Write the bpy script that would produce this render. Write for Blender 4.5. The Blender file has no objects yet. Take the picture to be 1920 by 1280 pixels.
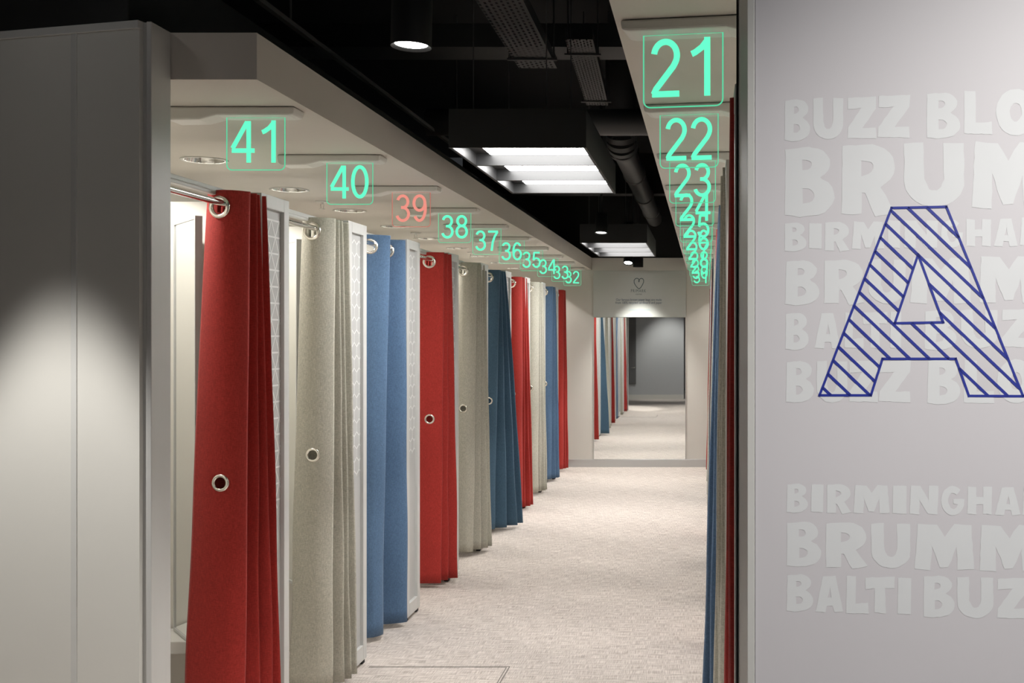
import bpy, bmesh, math, random
from mathutils import Vector, Matrix
from mathutils.geometry import tessellate_polygon
C = bpy.context.scene
COL = C.collection
R = math.radians
# ------------------------------------------------------------------ camera
CAMH = 1.65
VX, VY, F = 1322.7, 626.4, 2000.0          # vanishing point and focal length (1920 x 1280)
cd = bpy.data.cameras.new('camera'); cam = bpy.data.objects.new('camera', cd); COL.objects.link(cam)
cam.location = (0, 0, CAMH); cam.rotation_euler = (R(90), 0, 0)
cd.sensor_width = 36; cd.lens = 36 * F / 1920
cd.shift_x = (960 - VX) / 1920; cd.shift_y = (VY - 640) / 1920
cd.clip_start = .05; cd.clip_end = 100
C.camera = cam
# ------------------------------------------------------------------ world, exposure
W = bpy.data.worlds.new('world'); C.world = W; W.use_nodes = True
W.node_tree.nodes['Background'].inputs[0].default_value = (.86, .92, 1, 1)
W.node_tree.nodes['Background'].inputs[1].default_value = .03
vs = C.view_settings
vs.view_transform = 'Standard'; vs.look = 'None'; vs.gamma = 1; vs.use_curve_mapping = False
vs.exposure = 0.0
# light levels
P_DOWN = 34      # booth downlights (W)
L_LED = 25       # aisle light boxes (emission)
P_WALL = 335      # spot on the left entrance wall
P_END = 170       # spot over the end mirror
P_AISLE = 105
P_SHOP = 7      # shop ceiling panels behind the camera
def area_light(name, loc, rot, sx, sy, power, color=(1, 1, 1)):
    l = bpy.data.lights.new(name, 'AREA'); l.shape = 'RECTANGLE'; l.size = sx; l.size_y = sy
    l.energy = power; l.color = color
    o = bpy.data.objects.new(name, l); COL.objects.link(o); o.location = loc; o.rotation_euler = rot
    return o
def spot(name, loc, target, power, angle, blend, color=(1, 1, 1), radius=.04, parent=None):
    l = bpy.data.lights.new(name, 'SPOT'); l.energy = power; l.spot_size = R(angle); l.spot_blend = blend
    l.color = color; l.shadow_soft_size = radius
    o = bpy.data.objects.new(name, l); COL.objects.link(o)
    d = Vector(target) - Vector(loc)
    if parent: o.parent = parent; o.location = Vector(loc) - parent.location
    else: o.location = loc
    o.rotation_euler = d.to_track_quat('-Z', 'Y').to_euler()
    return o
area_light('shop_light', (1.1, .2, 2.95), (R(16), 0, 0), 1.2, 1.2, P_SHOP, (.93, .95, 1))
# ------------------------------------------------------------------ materials
def mat(name, rgb, rough=.6, metal=0., emit=None, estr=0., noise=0., nscale=20., bump=0., bscale=200., spec=.5, stretch=None, coat=0):
    m = bpy.data.materials.new(name); m.use_nodes = True
    nt = m.node_tree; b = nt.nodes['Principled BSDF']
    b.inputs['Base Color'].default_value = (*rgb, 1); b.inputs['Roughness'].default_value = rough
    b.inputs['Metallic'].default_value = metal; b.inputs['Specular IOR Level'].default_value = spec
    b.inputs['Coat Weight'].default_value = coat
    if emit: b.inputs['Emission Color'].default_value = (*emit, 1); b.inputs['Emission Strength'].default_value = estr
    tc = nt.nodes.new('ShaderNodeTexCoord'); src = tc.outputs['Object']
    if stretch:
        mp = nt.nodes.new('ShaderNodeMapping'); mp.inputs['Scale'].default_value = stretch
        nt.links.new(src, mp.inputs[0]); src = mp.outputs[0]
    if noise:
        n = nt.nodes.new('ShaderNodeTexNoise'); n.inputs['Scale'].default_value = nscale; n.inputs['Detail'].default_value = 4
        nt.links.new(src, n.inputs['Vector'])
        mx = nt.nodes.new('ShaderNodeMix'); mx.data_type = 'RGBA'; mx.blend_type = 'MIX'
        mx.inputs[6].default_value = (*[max(0, c * (1 - noise)) for c in rgb], 1)
        mx.inputs[7].default_value = (*[min(1, c * (1 + noise)) for c in rgb], 1)
        nt.links.new(n.outputs['Fac'], mx.inputs[0]); nt.links.new(mx.outputs[2], b.inputs['Base Color'])
    if bump:
        n = nt.nodes.new('ShaderNodeTexNoise'); n.inputs['Scale'].default_value = bscale
        nt.links.new(src, n.inputs['Vector'])
        bp = nt.nodes.new('ShaderNodeBump'); bp.inputs['Strength'].default_value = bump; bp.inputs['Distance'].default_value = .002
        nt.links.new(n.outputs['Fac'], bp.inputs['Height']); nt.links.new(bp.outputs[0], b.inputs['Normal'])
    return m
def lin(r, g, b):
    f = lambda c: (c / 255 / 12.92) if c <= 10 else ((c / 255 + .055) / 1.055) ** 2.4
    return (f(r), f(g), f(b))
def cloth(name, rgb):
    """plain-weave curtain fabric: fine crossing threads in colour and bump"""
    m = bpy.data.materials.new(name); m.use_nodes = True; nt = m.node_tree; b = nt.nodes['Principled BSDF']
    b.inputs['Roughness'].default_value = .85; b.inputs['Specular IOR Level'].default_value = .2
    b.inputs['Sheen Weight'].default_value = .12; b.inputs['Sheen Roughness'].default_value = .5
    tc = nt.nodes.new('ShaderNodeTexCoord'); facs = []
    for sc in ((700, 700, 60), (90, 90, 800)):
        mp = nt.nodes.new('ShaderNodeMapping'); mp.inputs['Scale'].default_value = sc
        n = nt.nodes.new('ShaderNodeTexNoise'); n.inputs['Scale'].default_value = 1; n.inputs['Detail'].default_value = 2
        nt.links.new(tc.outputs['Object'], mp.inputs[0]); nt.links.new(mp.outputs[0], n.inputs['Vector']); facs.append(n.outputs['Fac'])
    ad = nt.nodes.new('ShaderNodeMath'); ad.operation = 'MULTIPLY'
    nt.links.new(facs[0], ad.inputs[0]); nt.links.new(facs[1], ad.inputs[1])
    rp = nt.nodes.new('ShaderNodeValToRGB')
    rp.color_ramp.elements[0].position = .12; rp.color_ramp.elements[0].color = (*[c * .72 for c in rgb], 1)
    rp.color_ramp.elements[1].position = .4; rp.color_ramp.elements[1].color = (*[min(1, c * 1.25) for c in rgb], 1)
    nt.links.new(ad.outputs[0], rp.inputs[0]); nt.links.new(rp.outputs[0], b.inputs['Base Color'])
    bp = nt.nodes.new('ShaderNodeBump'); bp.inputs['Strength'].default_value = .35; bp.inputs['Distance'].default_value = .001
    nt.links.new(ad.outputs[0], bp.inputs['Height']); nt.links.new(bp.outputs[0], b.inputs['Normal'])
    return m
def carpet():
    m = bpy.data.materials.new('woven_carpet'); m.use_nodes = True; nt = m.node_tree; b = nt.nodes['Principled BSDF']
    b.inputs['Roughness'].default_value = .9; b.inputs['Specular IOR Level'].default_value = .15
    tc = nt.nodes.new('ShaderNodeTexCoord'); facs = []
    for sc in ((400, 12, 1), (10, 170, 1), (90, 90, 1)):
        mp = nt.nodes.new('ShaderNodeMapping'); mp.inputs['Scale'].default_value = sc
        n = nt.nodes.new('ShaderNodeTexNoise'); n.inputs['Scale'].default_value = 1; n.inputs['Detail'].default_value = 3
        nt.links.new(tc.outputs['Object'], mp.inputs[0]); nt.links.new(mp.outputs[0], n.inputs['Vector']); facs.append(n.outputs['Fac'])
    a = nt.nodes.new('ShaderNodeMath'); a.operation = 'ADD'; nt.links.new(facs[0], a.inputs[0]); nt.links.new(facs[1], a.inputs[1])
    c = nt.nodes.new('ShaderNodeMath'); c.operation = 'MULTIPLY_ADD'; nt.links.new(facs[2], c.inputs[0]); c.inputs[1].default_value = .12; nt.links.new(a.outputs[0], c.inputs[2])
    rp = nt.nodes.new('ShaderNodeValToRGB'); e = rp.color_ramp.elements
    e[0].position = .70; e[0].color = (*lin(162, 152, 145), 1); e[1].position = .98; e[1].color = (*lin(216, 207, 200), 1)
    mm = nt.nodes.new('ShaderNodeMath'); mm.operation = 'MULTIPLY'; mm.inputs[1].default_value = .8
    nt.links.new(c.outputs[0], mm.inputs[0]); nt.links.new(mm.outputs[0], rp.inputs[0]); nt.links.new(rp.outputs[0], b.inputs['Base Color'])
    bp = nt.nodes.new('ShaderNodeBump'); bp.inputs['Strength'].default_value = .08; bp.inputs['Distance'].default_value = .002
    nt.links.new(a.outputs[0], bp.inputs['Height']); nt.links.new(bp.outputs[0], b.inputs['Normal'])
    return m
def acrylic(name, tint):
    m = bpy.data.materials.new(name); m.use_nodes = True; nt = m.node_tree; nt.nodes.remove(nt.nodes['Principled BSDF'])
    out = nt.nodes['Material Output']
    t = nt.nodes.new('ShaderNodeBsdfTransparent'); t.inputs[0].default_value = (.97, 1, .985, 1)
    g = nt.nodes.new('ShaderNodeBsdfGlossy'); g.inputs['Roughness'].default_value = .05
    e = nt.nodes.new('ShaderNodeEmission'); e.inputs[0].default_value = (*tint, 1); e.inputs[1].default_value = .008
    mx = nt.nodes.new('ShaderNodeMixShader'); mx.inputs[0].default_value = .03
    ad = nt.nodes.new('ShaderNodeAddShader')
    nt.links.new(t.outputs[0], mx.inputs[1]); nt.links.new(g.outputs[0], mx.inputs[2])
    nt.links.new(mx.outputs[0], ad.inputs[0]); nt.links.new(e.outputs[0], ad.inputs[1]); nt.links.new(ad.outputs[0], out.inputs[0])
    return m
def emis(name, rgb, s):
    m = bpy.data.materials.new(name); m.use_nodes = True; nt = m.node_tree; nt.nodes.remove(nt.nodes['Principled BSDF'])
    e = nt.nodes.new('ShaderNodeEmission'); e.inputs[0].default_value = (*rgb, 1); e.inputs[1].default_value = s
    nt.links.new(e.outputs[0], nt.nodes['Material Output'].inputs[0]); return m

M = dict(
    carpet=carpet(),
    wall_l=mat('panel_laminate', (.62, .61, .575), .55, noise=.02, nscale=3),
    wall_r=mat('printed_laminate', (.57, .555, .585), .5, noise=.015, nscale=3),
    plaster=mat('painted_plasterboard', (.57, .535, .485), .8, noise=.03, nscale=4),
    endwall=mat('painted_end_wall', (.58, .565, .52), .75, noise=.02, nscale=4),
    backwall=mat('painted_back_wall', (.45, .46, .47), .6, noise=.02, nscale=4),
    cream=mat('cream_laminate', (.80, .78, .72), .5, noise=.02, nscale=4),
    black=mat('black_paint', (.007, .007, .0065), .85, noise=.2, nscale=8),
    darkm=mat('dark_painted_steel', (.09, .09, .088), .6, noise=.15, nscale=15),
    duct=mat('dark_duct', (.05, .05, .049), .5, noise=.2, nscale=6),
    fixture=mat('black_fixture', (.005, .005, .005), .65, noise=.1, nscale=10),
    reflector=mat('light_box_reflector', (.02, .02, .0205), .4, noise=.02, nscale=10),
    led=emis('led_panel', (1, .99, .97), L_LED),
    lens=emis('lamp_lens', (1, .99, .96), 14),
    downlens=emis('downlight_lens', (1, .95, .88), 1.2),
    alu=mat('anodised_aluminium', (.52, .52, .51), .45, .15, noise=.04, nscale=30, stretch=(1, 1, .05)),
    frame=mat('satin_grey_frame', (.56, .56, .545), .4, .0, noise=.03, nscale=20),
    chrome=mat('polished_chrome', (.74, .73, .72), .14, 1, noise=.03, nscale=30),
    downcan=mat('faceted_reflector', (.55, .54, .52), .12, 1, noise=.4, nscale=40),
    ringm=mat('brushed_nickel_eyelet', (.8, .77, .7), .25, 1, noise=.03, nscale=60),
    panel=mat('frosted_grey_panel', (.46, .46, .455), .35, noise=.02, nscale=8),
    pattern=mat('white_film_pattern', (.72, .72, .71), .45, noise=.02, nscale=30),
    mirror=mat('mirror_silver', (.86, .88, .87), .015, 1, noise=.01, nscale=5),
    white=mat('white_plastic', (.62, .61, .57), .45, noise=.02, nscale=20),
    bench=mat('white_bench_laminate', (.78, .77, .73), .4, noise=.02, nscale=10),
    dark=mat('dark_gap', (.02, .02, .02), .8, noise=.1, nscale=20),
    red=cloth('red_cloth', lin(164, 50, 44)), grey=cloth('grey_cloth', lin(182, 179, 166)),
    blue=cloth('blue_cloth', lin(86, 112, 142)), teal=cloth('teal_cloth', lin(72, 99, 120)),
    green=emis('mint_light', (.13, 1, .56), 1.15), redlit=emis('red_light', (.86, .30, .24), 1.0),
    greenline=emis('mint_edge_light', (.13, .85, .46), .8), redline=emis('red_edge_light', (.85, .25, .2), .65),
    acr=acrylic('clear_acrylic', (.2, 1, .6)), acr_red=acrylic('clear_acrylic_red', (1, .3, .25)),
    blueink=mat('blue_vinyl', lin(26, 42, 140), .5, noise=.05, nscale=20),
    pale=mat('pale_vinyl_lettering', (.64, .655, .675), .5, noise=.02, nscale=20),
    sign=mat('grey_green_signboard', (.50, .52, .49), .5, noise=.02, nscale=5),
    ink=mat('dark_teal_ink', (.09, .12, .125), .6, noise=.05, nscale=20),
    navy=mat('navy_ink', (.05, .075, .13), .6, noise=.05, nscale=20),
    lightblue=mat('light_blue_ink', (.34, .50, .58), .6, noise=.05, nscale=20),
    steelbase=mat('brushed_skirting', (.52, .53, .53), .3, .6, noise=.04, nscale=20, stretch=(.1, 1, 1)),
)
# ------------------------------------------------------------------ mesh helpers
class MB:
    def __init__(s): s.v = []; s.f = []; s.mi = []; s.smooth = []
    def add(s, vs_, fs, mi=0, sm=False):
        o = len(s.v); s.v += [tuple(p) for p in vs_]
        for f in fs: s.f.append([i + o for i in f]); s.mi.append(mi); s.smooth.append(sm)
        return s
    def box(s, x0, x1, y0, y1, z0, z1, mi=0, mx=None):
        P = [Vector((x, y, z)) for x in (x0, x1) for y in (y0, y1) for z in (z0, z1)]
        if mx: P = [mx @ p for p in P]
        return s.add(P, [(0, 1, 3, 2), (4, 6, 7, 5), (0, 4, 5, 1), (2, 3, 7, 6), (0, 2, 6, 4), (1, 5, 7, 3)], mi)
    def prism(s, pts, axis_vec, mi=0):
        """extrude a closed 3-D polygon"""
        n = len(pts); a = [Vector(p) for p in pts]; b = [p + Vector(axis_vec) for p in a]
        fs = [tuple(reversed(range(n))), tuple(range(n, 2 * n))] + [(i, (i + 1) % n, n + (i + 1) % n, n + i) for i in range(n)]
        return s.add(a + b, fs, mi)
    def tube(s, p0, p1, r0, r1=None, n=20, caps=True, mi=0):
        r1 = r0 if r1 is None else r1
        p0, p1 = Vector(p0), Vector(p1); q = (p1 - p0).to_track_quat('Z', 'Y')
        ring = lambda p, r: [p + q @ Vector((r * math.cos(2 * math.pi * i / n), r * math.sin(2 * math.pi * i / n), 0)) for i in range(n)]
        s.add(ring(p0, r0) + ring(p1, r1), [(i, (i + 1) % n, n + (i + 1) % n, n + i) for i in range(n)], mi, True)
        if caps:
            if r0 > 1e-6: s.add(ring(p0, r0), [tuple(reversed(range(n)))], mi)
            if r1 > 1e-6: s.add(ring(p1, r1), [tuple(range(n))], mi)
        return s
    def lathe(s, prof, c=(0, 0, 0), q=None, n=28, mi=0, closed=False):
        c = Vector(c); V = []
        for r, z in prof:
            for i in range(n):
                p = Vector((r * math.cos(2 * math.pi * i / n), r * math.sin(2 * math.pi * i / n), z))
                V.append(c + (q @ p if q else p))
        m = len(prof); fs = []
        for k in range(m if closed else m - 1):
            k2 = (k + 1) % m
            for i in range(n): fs.append((k * n + i, k * n + (i + 1) % n, k2 * n + (i + 1) % n, k2 * n + i))
        return s.add(V, fs, mi, True)
    def build(s, name, m, parent=None, bevel=0, loc=None, seg=2):
        me = bpy.data.meshes.new(name); me.from_pydata(s.v, [], s.f)
        for x in (m if isinstance(m, (list, tuple)) else [m]): me.materials.append(x)
        for p, mi, sm in zip(me.polygons, s.mi, s.smooth): p.material_index = mi; p.use_smooth = sm
        bm = bmesh.new(); bm.from_mesh(me); bmesh.ops.recalc_face_normals(bm, faces=bm.faces); bm.to_mesh(me); bm.free()
        me.update()
        o = bpy.data.objects.new(name, me); COL.objects.link(o)
        if parent: o.parent = parent
        if loc is not None: o.location = loc
        if bevel:
            b = o.modifiers.new('bevel', 'BEVEL'); b.width = bevel; b.segments = seg; b.limit_method = 'ANGLE'
        return o
def parts(mbs, name, m, parent, bevel=0):
    return [b.build(name, m, parent, bevel) for b in mbs]
def tag(o, label=None, cat=None, group=None, kind=None):
    if label: o['label'] = label
    if cat: o['category'] = cat
    if group: o['group'] = group
    if kind: o['kind'] = kind
    return o
def thing(name, label, cat, loc, group=None, rz=0):
    o = bpy.data.objects.new(name, None); COL.objects.link(o); o.location = loc; o.rotation_euler = (0, 0, rz)
    o.empty_display_size = .1
    return tag(o, label, cat, group)
def struct(o, label=None, cat=None): return tag(o, label, cat, kind='structure')
def copy_tree(o, parent=None):
    c = o.copy(); COL.objects.link(c)
    if parent: c.parent = parent
    for ch in list(o.children): copy_tree(ch, c)
    return c
# ------------------------------------------------------------------ layout
PITCH = 1.0024
ZC, ZT = 2.451, 2.598          # booth ceiling, bulkhead top
XFL, XFR = -1.411, -.231       # bulkhead edges
XPL, XPR = -1.708, .064        # front line of the booths
XRL, XRR = -1.775, .131        # curtain rods
YE = 13.265                    # end wall
YL0, YR0 = 3.375, 2.32         # near partition line of the left / right row
XBL, XBR = -2.92, 1.28         # rear walls of the booths
ZP = 2.195                     # partition height
BLACKTOP = 3.9
LEFT = list(range(41, 31, -1)); RIGHT = list(range(21, 32))

# ---------------- setting
struct(MB().box(-6, 5, -5, 13.6, -.12, 0).build('floor', M['carpet']), 'beige woven carpet floor of the fitting room aisle', 'floor')
struct(MB().box(-6, 5, -5, 13.6, BLACKTOP, BLACKTOP + .1).build('ceiling', M['black']), 'black painted open ceiling above the aisle', 'ceiling')
w = struct(MB().box(XBL - .1, XBR + .1, YE, YE + .12, 0, ZT).build('wall_end', M['endwall']), 'pale end wall around the tall mirror', 'wall')
struct(MB().box(XBL - .1, XBR + .1, YE, YE + .3, ZT, BLACKTOP).build('wall_end_upper', M['black']), 'black wall above the end wall', 'wall')
struct(MB().box(XFL, XFR, YE - .02, YE, 2.44, ZT).build('trim_1', M['endwall']), 'plain band across the top of the end wall', 'trim')
bb = MB().box(XPL - .05, XPR + .05, YE - .012, YE, 0, .097)
struct(bb.build('baseboard_end', M['steelbase'], bevel=.003), 'brushed metal skirting along the foot of the end wall', 'skirting')
struct(MB().box(XBL - .1, XBL, YL0, YE, 0, ZC).build('wall_booth_left', M['cream']), 'cream rear wall of the left cubicles', 'wall')
struct(MB().box(XBR, XBR + .1, YR0, YE, 0, ZC).build('wall_booth_right', M['cream']), 'cream rear wall of the right cubicles', 'wall')
# wall the camera stands beside, seen only in the end mirror, and the shop wall further back
struct(MB().box(-4.5, -.55, -.85, -.7, 0, 2.7).build('wall_back', M['backwall']), 'grey wall facing the aisle, seen in the end mirror', 'wall')
struct(MB().box(-4.5, -.55, -.7, -.688, 0, .11).build('baseboard_back', M['white']), 'pale skirting of the grey wall seen in the mirror', 'skirting')
struct(MB().box(-6, 5, -5.1, -5, 0, BLACKTOP).build('wall_shop', M['plaster']), 'plain shop wall behind', 'wall')
struct(MB().box(-6.1, -6, -5, 13.6, 0, BLACKTOP).build('wall_left_void', M['black']), 'black side wall of the ceiling void', 'wall')
struct(MB().box(5, 5.1, -5, 13.6, 0, BLACKTOP).build('wall_right_void', M['black']), 'black side wall of the ceiling void', 'wall')

# bulkheads: ceilings of the two rows of cubicles with round holes for the downlights
def bulkhead(name, x0, x1, y0, y1, holes, r, label):
    mb = MB()
    outer = [(x0, y0), (x1, y0), (x1, y1), (x0, y1)]
    loops = [[Vector((a, b, 0)) for a, b in outer]]
    for hx, hy in holes:
        loops.append([Vector((hx + r * math.cos(-2 * math.pi * i / 24), hy + r * math.sin(-2 * math.pi * i / 24), 0)) for i in range(24)])
    flat = [p for l in loops for p in l]
    mb.add([(p.x, p.y, ZC) for p in flat], [tuple(t) for t in tessellate_polygon(loops)])
    mb.add([(a, b, z) for z in (ZC, ZT) for a, b in outer], [(0, 1, 5, 4), (1, 2, 6, 5), (2, 3, 7, 6), (3, 0, 4, 7), (4, 5, 6, 7)])
    return struct(mb.build(name, M['plaster']), label, 'ceiling')
dl_left = [(-2.305, YL0 + .53 + k * PITCH) for k in range(10)]
dl_right = [(.66, YR0 + .47 + k * PITCH) for k in range(11)]
DR = .088
bulkhead('ceiling_left', XBL - .1, XFL, 3.355, YE, dl_left, DR, 'pale lowered ceiling over the left row of cubicles')
bulkhead('ceiling_right', XFR, XBR + .1, 2.2, YE, dl_right, DR, 'pale lowered ceiling over the right row of cubicles')

# left entrance wall, slightly angled
ang = R(13.8)
def wl(name, m, u0, u1, t0, t1, z0, z1, bevel=0):
    """box on the left entrance wall: u along the wall to the left of its corner, t behind its face"""
    mx = Matrix.Translation((-1.713, 3.228, 0)) @ Matrix.Rotation(-ang, 4, 'Z')
    return MB().box(-u1, -u0, t0, t1, z0, z1, mx=mx).build(name, m, bevel=bevel)
struct(wl('wall_left', M['wall_l'], 0, 3.2, 0, .1, 0, 2.575), 'pale grey panelled wall at the left of the entrance', 'wall')
struct(wl('trim_2', M['frame'], 0, 3.2, -.006, .1, 2.575, 2.60, .002), 'metal capping along the top of the left entrance wall', 'trim')
struct(wl('trim_3', M['frame'], .226, .247, -.004, .02, 0, 2.575, .0015), 'narrow upright joint strip in the left entrance wall', 'trim')
struct(MB().box(-1.712, -1.690, 3.243, 3.36, 0, 2.598).build('trim_4', M['frame'], bevel=.002), 'recessed upright strip at the corner of the left wall', 'trim')
struct(MB().box(-1.695, -1.680, 3.234, 3.352, 0, 2.598).build('trim_5', M['alu'], bevel=.002), 'aluminium corner post of the left entrance wall', 'trim')
struct(MB().box(-1.699, -1.6895, 3.353, 3.364, 0, 2.45).build('trim_6', M['dark']), 'dark gap beside the left corner post', 'trim')
# right entrance wall with the printed words, slightly angled
angr = R(9.5); RW = Vector((.0985, 2.2, 0)); RU = Vector((math.cos(angr), -math.sin(angr), 0)); RN = Vector((-math.sin(angr), -math.cos(angr), 0))
mxr = Matrix.Translation(RW) @ Matrix.Rotation(-angr, 4, 'Z')
struct(MB().box(.0045, 2.6, 0, .1, 0, 2.9, mx=mxr).build('wall_right', M['wall_r']), 'white wall with printed words at the right of the entrance', 'wall')
struct(MB().box(-.0118, .0035, -.004, .03, 0, 2.9, mx=mxr).build('trim_7', M['frame'], bevel=.0015), 'light aluminium edge strip of the right wall', 'trim')
struct(MB().prism([(.0868, 2.203, 0), (.0705, 2.308, 0), (.0855, 2.312, 0), (.0885, 2.215, 0)], (0, 0, 2.9)).build('trim_8', M['alu']), 'shaded aluminium return at the edge of the right wall', 'trim')
struct(MB().box(.067, .0705, 2.302, 2.315, 0, 2.45).build('trim_9', M['dark']), 'dark gap beside the right wall edge', 'trim')

# ---------------- floor access cover
fh = thing('floor_access_cover', 'carpeted access cover outlined in the floor at the bottom of the aisle', 'floor cover', (-1.32, 5.0, 0))
def line2(mb, a, b, wd, z): 
    a, b = Vector(a), Vector(b); d = (b - a).normalized(); n = Vector((-d.y, d.x, 0)) * wd / 2
    mb.add([a + n, a - n, b - n, b + n], [(0, 1, 2, 3)])
mbf = MB()
mbf.box(-.35, .35, .295, .30, 0, .0012); mbf.box(.345, .35, -.3, .295, 0, .0012); mbf.box(.332, .336, -.3, .286, 0, .0012); mbf.box(-.35, .332, .282, .285, 0, .0012)
mbf.build('edge_line', mat('seam_dark', (.17, .155, .14), .9, noise=.2, nscale=60), fh)

# ---------------- cubicle partitions
def seg_strip(mb, a, b, wd, x, face, mi=0, th=.0015):
    """thin raised strip between two (y,z) points on the plane X=x"""
    a, b = Vector((a[0], a[1])), Vector((b[0], b[1]))
    d = (b - a)
    if d.length < 1e-5: return
    d.normalize(); n = Vector((-d.y, d.x)) * wd / 2
    q = [a + n, a - n, b - n, b + n]
    mb.prism([(x, p.x, p.y) for p in q], (face * th, 0, 0), mi)
def clip_rect(a, b, y0, y1, z0, z1):
    t0, t1 = 0., 1.; d = (b[0] - a[0], b[1] - a[1])
    for p, q in ((-d[0], a[0] - y0), (d[0], y1 - a[0]), (-d[1], a[1] - z0), (d[1], z1 - a[1])):
        if abs(p) < 1e-9:
            if q < 0: return None
        else:
            t = q / p
            if p < 0: t0 = max(t0, t)
            else: t1 = min(t1, t)
    if t0 >= t1: return None
    return ((a[0] + d[0] * t0, a[1] + d[1] * t0), (a[0] + d[0] * t1, a[1] + d[1] * t1))
PW = .275                        # width of the aisle-facing panel
def pattern_segs(kind, y0, y1, z0, z1):
    S = set()
    if kind == 'tri':
        sd = .076; h = sd * .866; nz = int((z1 - z0) / h) + 2
        for j in range(nz):
            z = z1 - .03 - j * h
            S.add(((y0, z), (y1, z)))
            for i in range(-2, int((y1 - y0) / sd) + 3):
                y = y0 + i * sd + (sd / 2 if j % 2 else 0)
                S.add(((y, z), (y + sd / 2, z - h))); S.add(((y, z), (y - sd / 2, z - h)))
    else:
        s = .042; wx = s * 1.732; nz = int((z1 - z0) / (1.5 * s)) + 2
        for j in range(nz):
            z = z1 - .02 - j * 1.5 * s
            for i in range(-1, int((y1 - y0) / wx) + 2):
                y = y0 + i * wx + (wx / 2 if j % 2 else 0)
                S.add(((y, z), (y + wx / 2, z - s / 2))); S.add(((y, z), (y - wx / 2, z - s / 2)))
                S.add(((y + wx / 2, z - s / 2), (y + wx / 2, z - 1.5 * s)))
    out = []
    for a, b in S:
        c = clip_rect(a, b, y0, y1, z0, z1)
        if c: out.append(c)
    return out
def make_partition(kind, side, label, plain=False):
    """local frame: origin on the floor at the aisle corner, y=0 is the partition line.
    side +1: aisle towards +x (left row; panel reaches towards -y); side -1: right row, panel towards +y"""
    t = thing('cubicle_partition', label, 'partition', (0, 0, 0), 'cubicle partitions')
    depth = 1.2
    def sb(mb, x0, x1, y0, y1, z0, z1, mi=0):
        xs = sorted((side * x0, side * x1)); ys = sorted((side * y0, side * y1))
        return mb.box(*xs, *ys, z0, z1, mi)
    sb(MB(), -depth, -.045, -.03, 0, .06, ZP - .005).build('side_wall', M['cream'], t)
    fr = MB(); st = .052
    sb(fr, -.045, 0, -PW, -PW + st, .022, ZP); sb(fr, -.045, 0, -st, 0, .022, ZP)
    sb(fr, -.045, 0, -PW + st, -st, ZP - st, ZP); sb(fr, -.045, 0, -PW + st, -st, .022, .045 + st)
    fr.build('frame', M['frame'], t, bevel=.002)
    x = side * -.016
    pn = MB(); sb(pn, -.034, -.016, -PW + st, -st, .045 + st, ZP - st)
    ys = sorted((side * (-PW + st + .004), side * (-st - .004)))
    for a, b in pattern_segs(kind, ys[0], ys[1], .95, ZP - st - .01):
        seg_strip(pn, a, b, .007, x, side, 1, .0008)
    pn.build('pattern_panel', [M['panel'], M['pattern']], t)
    parts([sb(MB(), -.038, -.008, -.045, -.008, 0, .022), sb(MB(), -.038, -.008, -PW + .01, -PW + .05, 0, .022), sb(MB(), -depth + .1, -depth + .14, -.028, -.002, 0, .06)], 'foot', M['dark'], t)
    return t
KN = {'tri': 'triangle', 'hex': 'honeycomb'}
proto = {}
def put_partition(kind, side, x, y, label):
    key = (kind, side)
    if key not in proto: o = proto[key] = make_partition(kind, side, label)
    else: o = copy_tree(proto[key]); o['label'] = label
    o.location = (x, y, 0)
kinds_l = ['tri', 'hex', 'hex', 'tri', 'hex', 'tri', 'hex', 'tri', 'hex', 'tri']
for k, num in enumerate(LEFT):
    y = YL0 + (k + 1) * PITCH
    if y > YE - .02: continue
    lab = ('white framed partition with %s patterned panel between the curtains of cubicles %d and %d' % (KN[kinds_l[k]], num, num - 1)) if num > 32 else \
          'white framed partition with patterned panel beside the last left curtain, number 32'
    put_partition(kinds_l[k], 1, XPL, y, lab)
kinds_r = ['hex', 'tri'] * 6
for k, num in enumerate(RIGHT):
    lab = 'white framed partition panel behind the curtain of right hand cubicle %d' % num
    put_partition(kinds_r[k], -1, XPR, YR0 + k * PITCH, lab)
# near side wall of cubicle 41
struct(MB().box(XBL, XPL - .01, YL0 - .005, YL0 + .03, 0, ZP).build('wall_booth_near', M['cream']), 'cream near side wall inside cubicle 41', 'wall')

# ---------------- angled mirrors and bench inside the cubicles
def cubicle_mirror(y, label):
    a = Vector((-2.14, y - .045, 0)); b = Vector((-1.93, y - .30, 0)); d = (b - a); L = d.length
    t = thing('cubicle_mirror', label, 'mirror', a, 'mirrors inside the cubicles', math.atan2(d.y, d.x))
    MB().box(.012, L - .012, -.002, .014, .470, 2.088).build('mirror_glass', M['mirror'], t)
    fr = MB().box(0, .012, -.006, .02, .458, 2.1).box(L - .012, L, -.006, .02, .458, 2.1).box(.012, L - .012, -.006, .02, 2.088, 2.1).box(.012, L - .012, -.006, .02, .458, .47)
    fr.build('mirror_frame', M['frame'], t)
    return t
cm = cubicle_mirror(YL0 + PITCH - .03, 'tall mirror standing angled inside cubicle 41, behind the nearest red curtain')
for k in range(1, 3):
    c = copy_tree(cm); c.location.y += k * PITCH; c['label'] = 'tall mirror standing angled inside cubicle %d, glimpsed beside its curtain' % (41 - k)
bt = thing('bench', 'white bench inside cubicle 41, left of the nearest red curtain', 'bench', (-2.42, 4.25, 0))
MB().box(-.47, .47, -.10, .088, .405, .455).build('seat', M['bench'], bt, bevel=.004)
parts([MB().box(-.44, -.40, -.06, .07, 0, .405), MB().box(.42, .46, -.06, .07, 0, .405)], 'support', M['bench'], bt)

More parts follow.
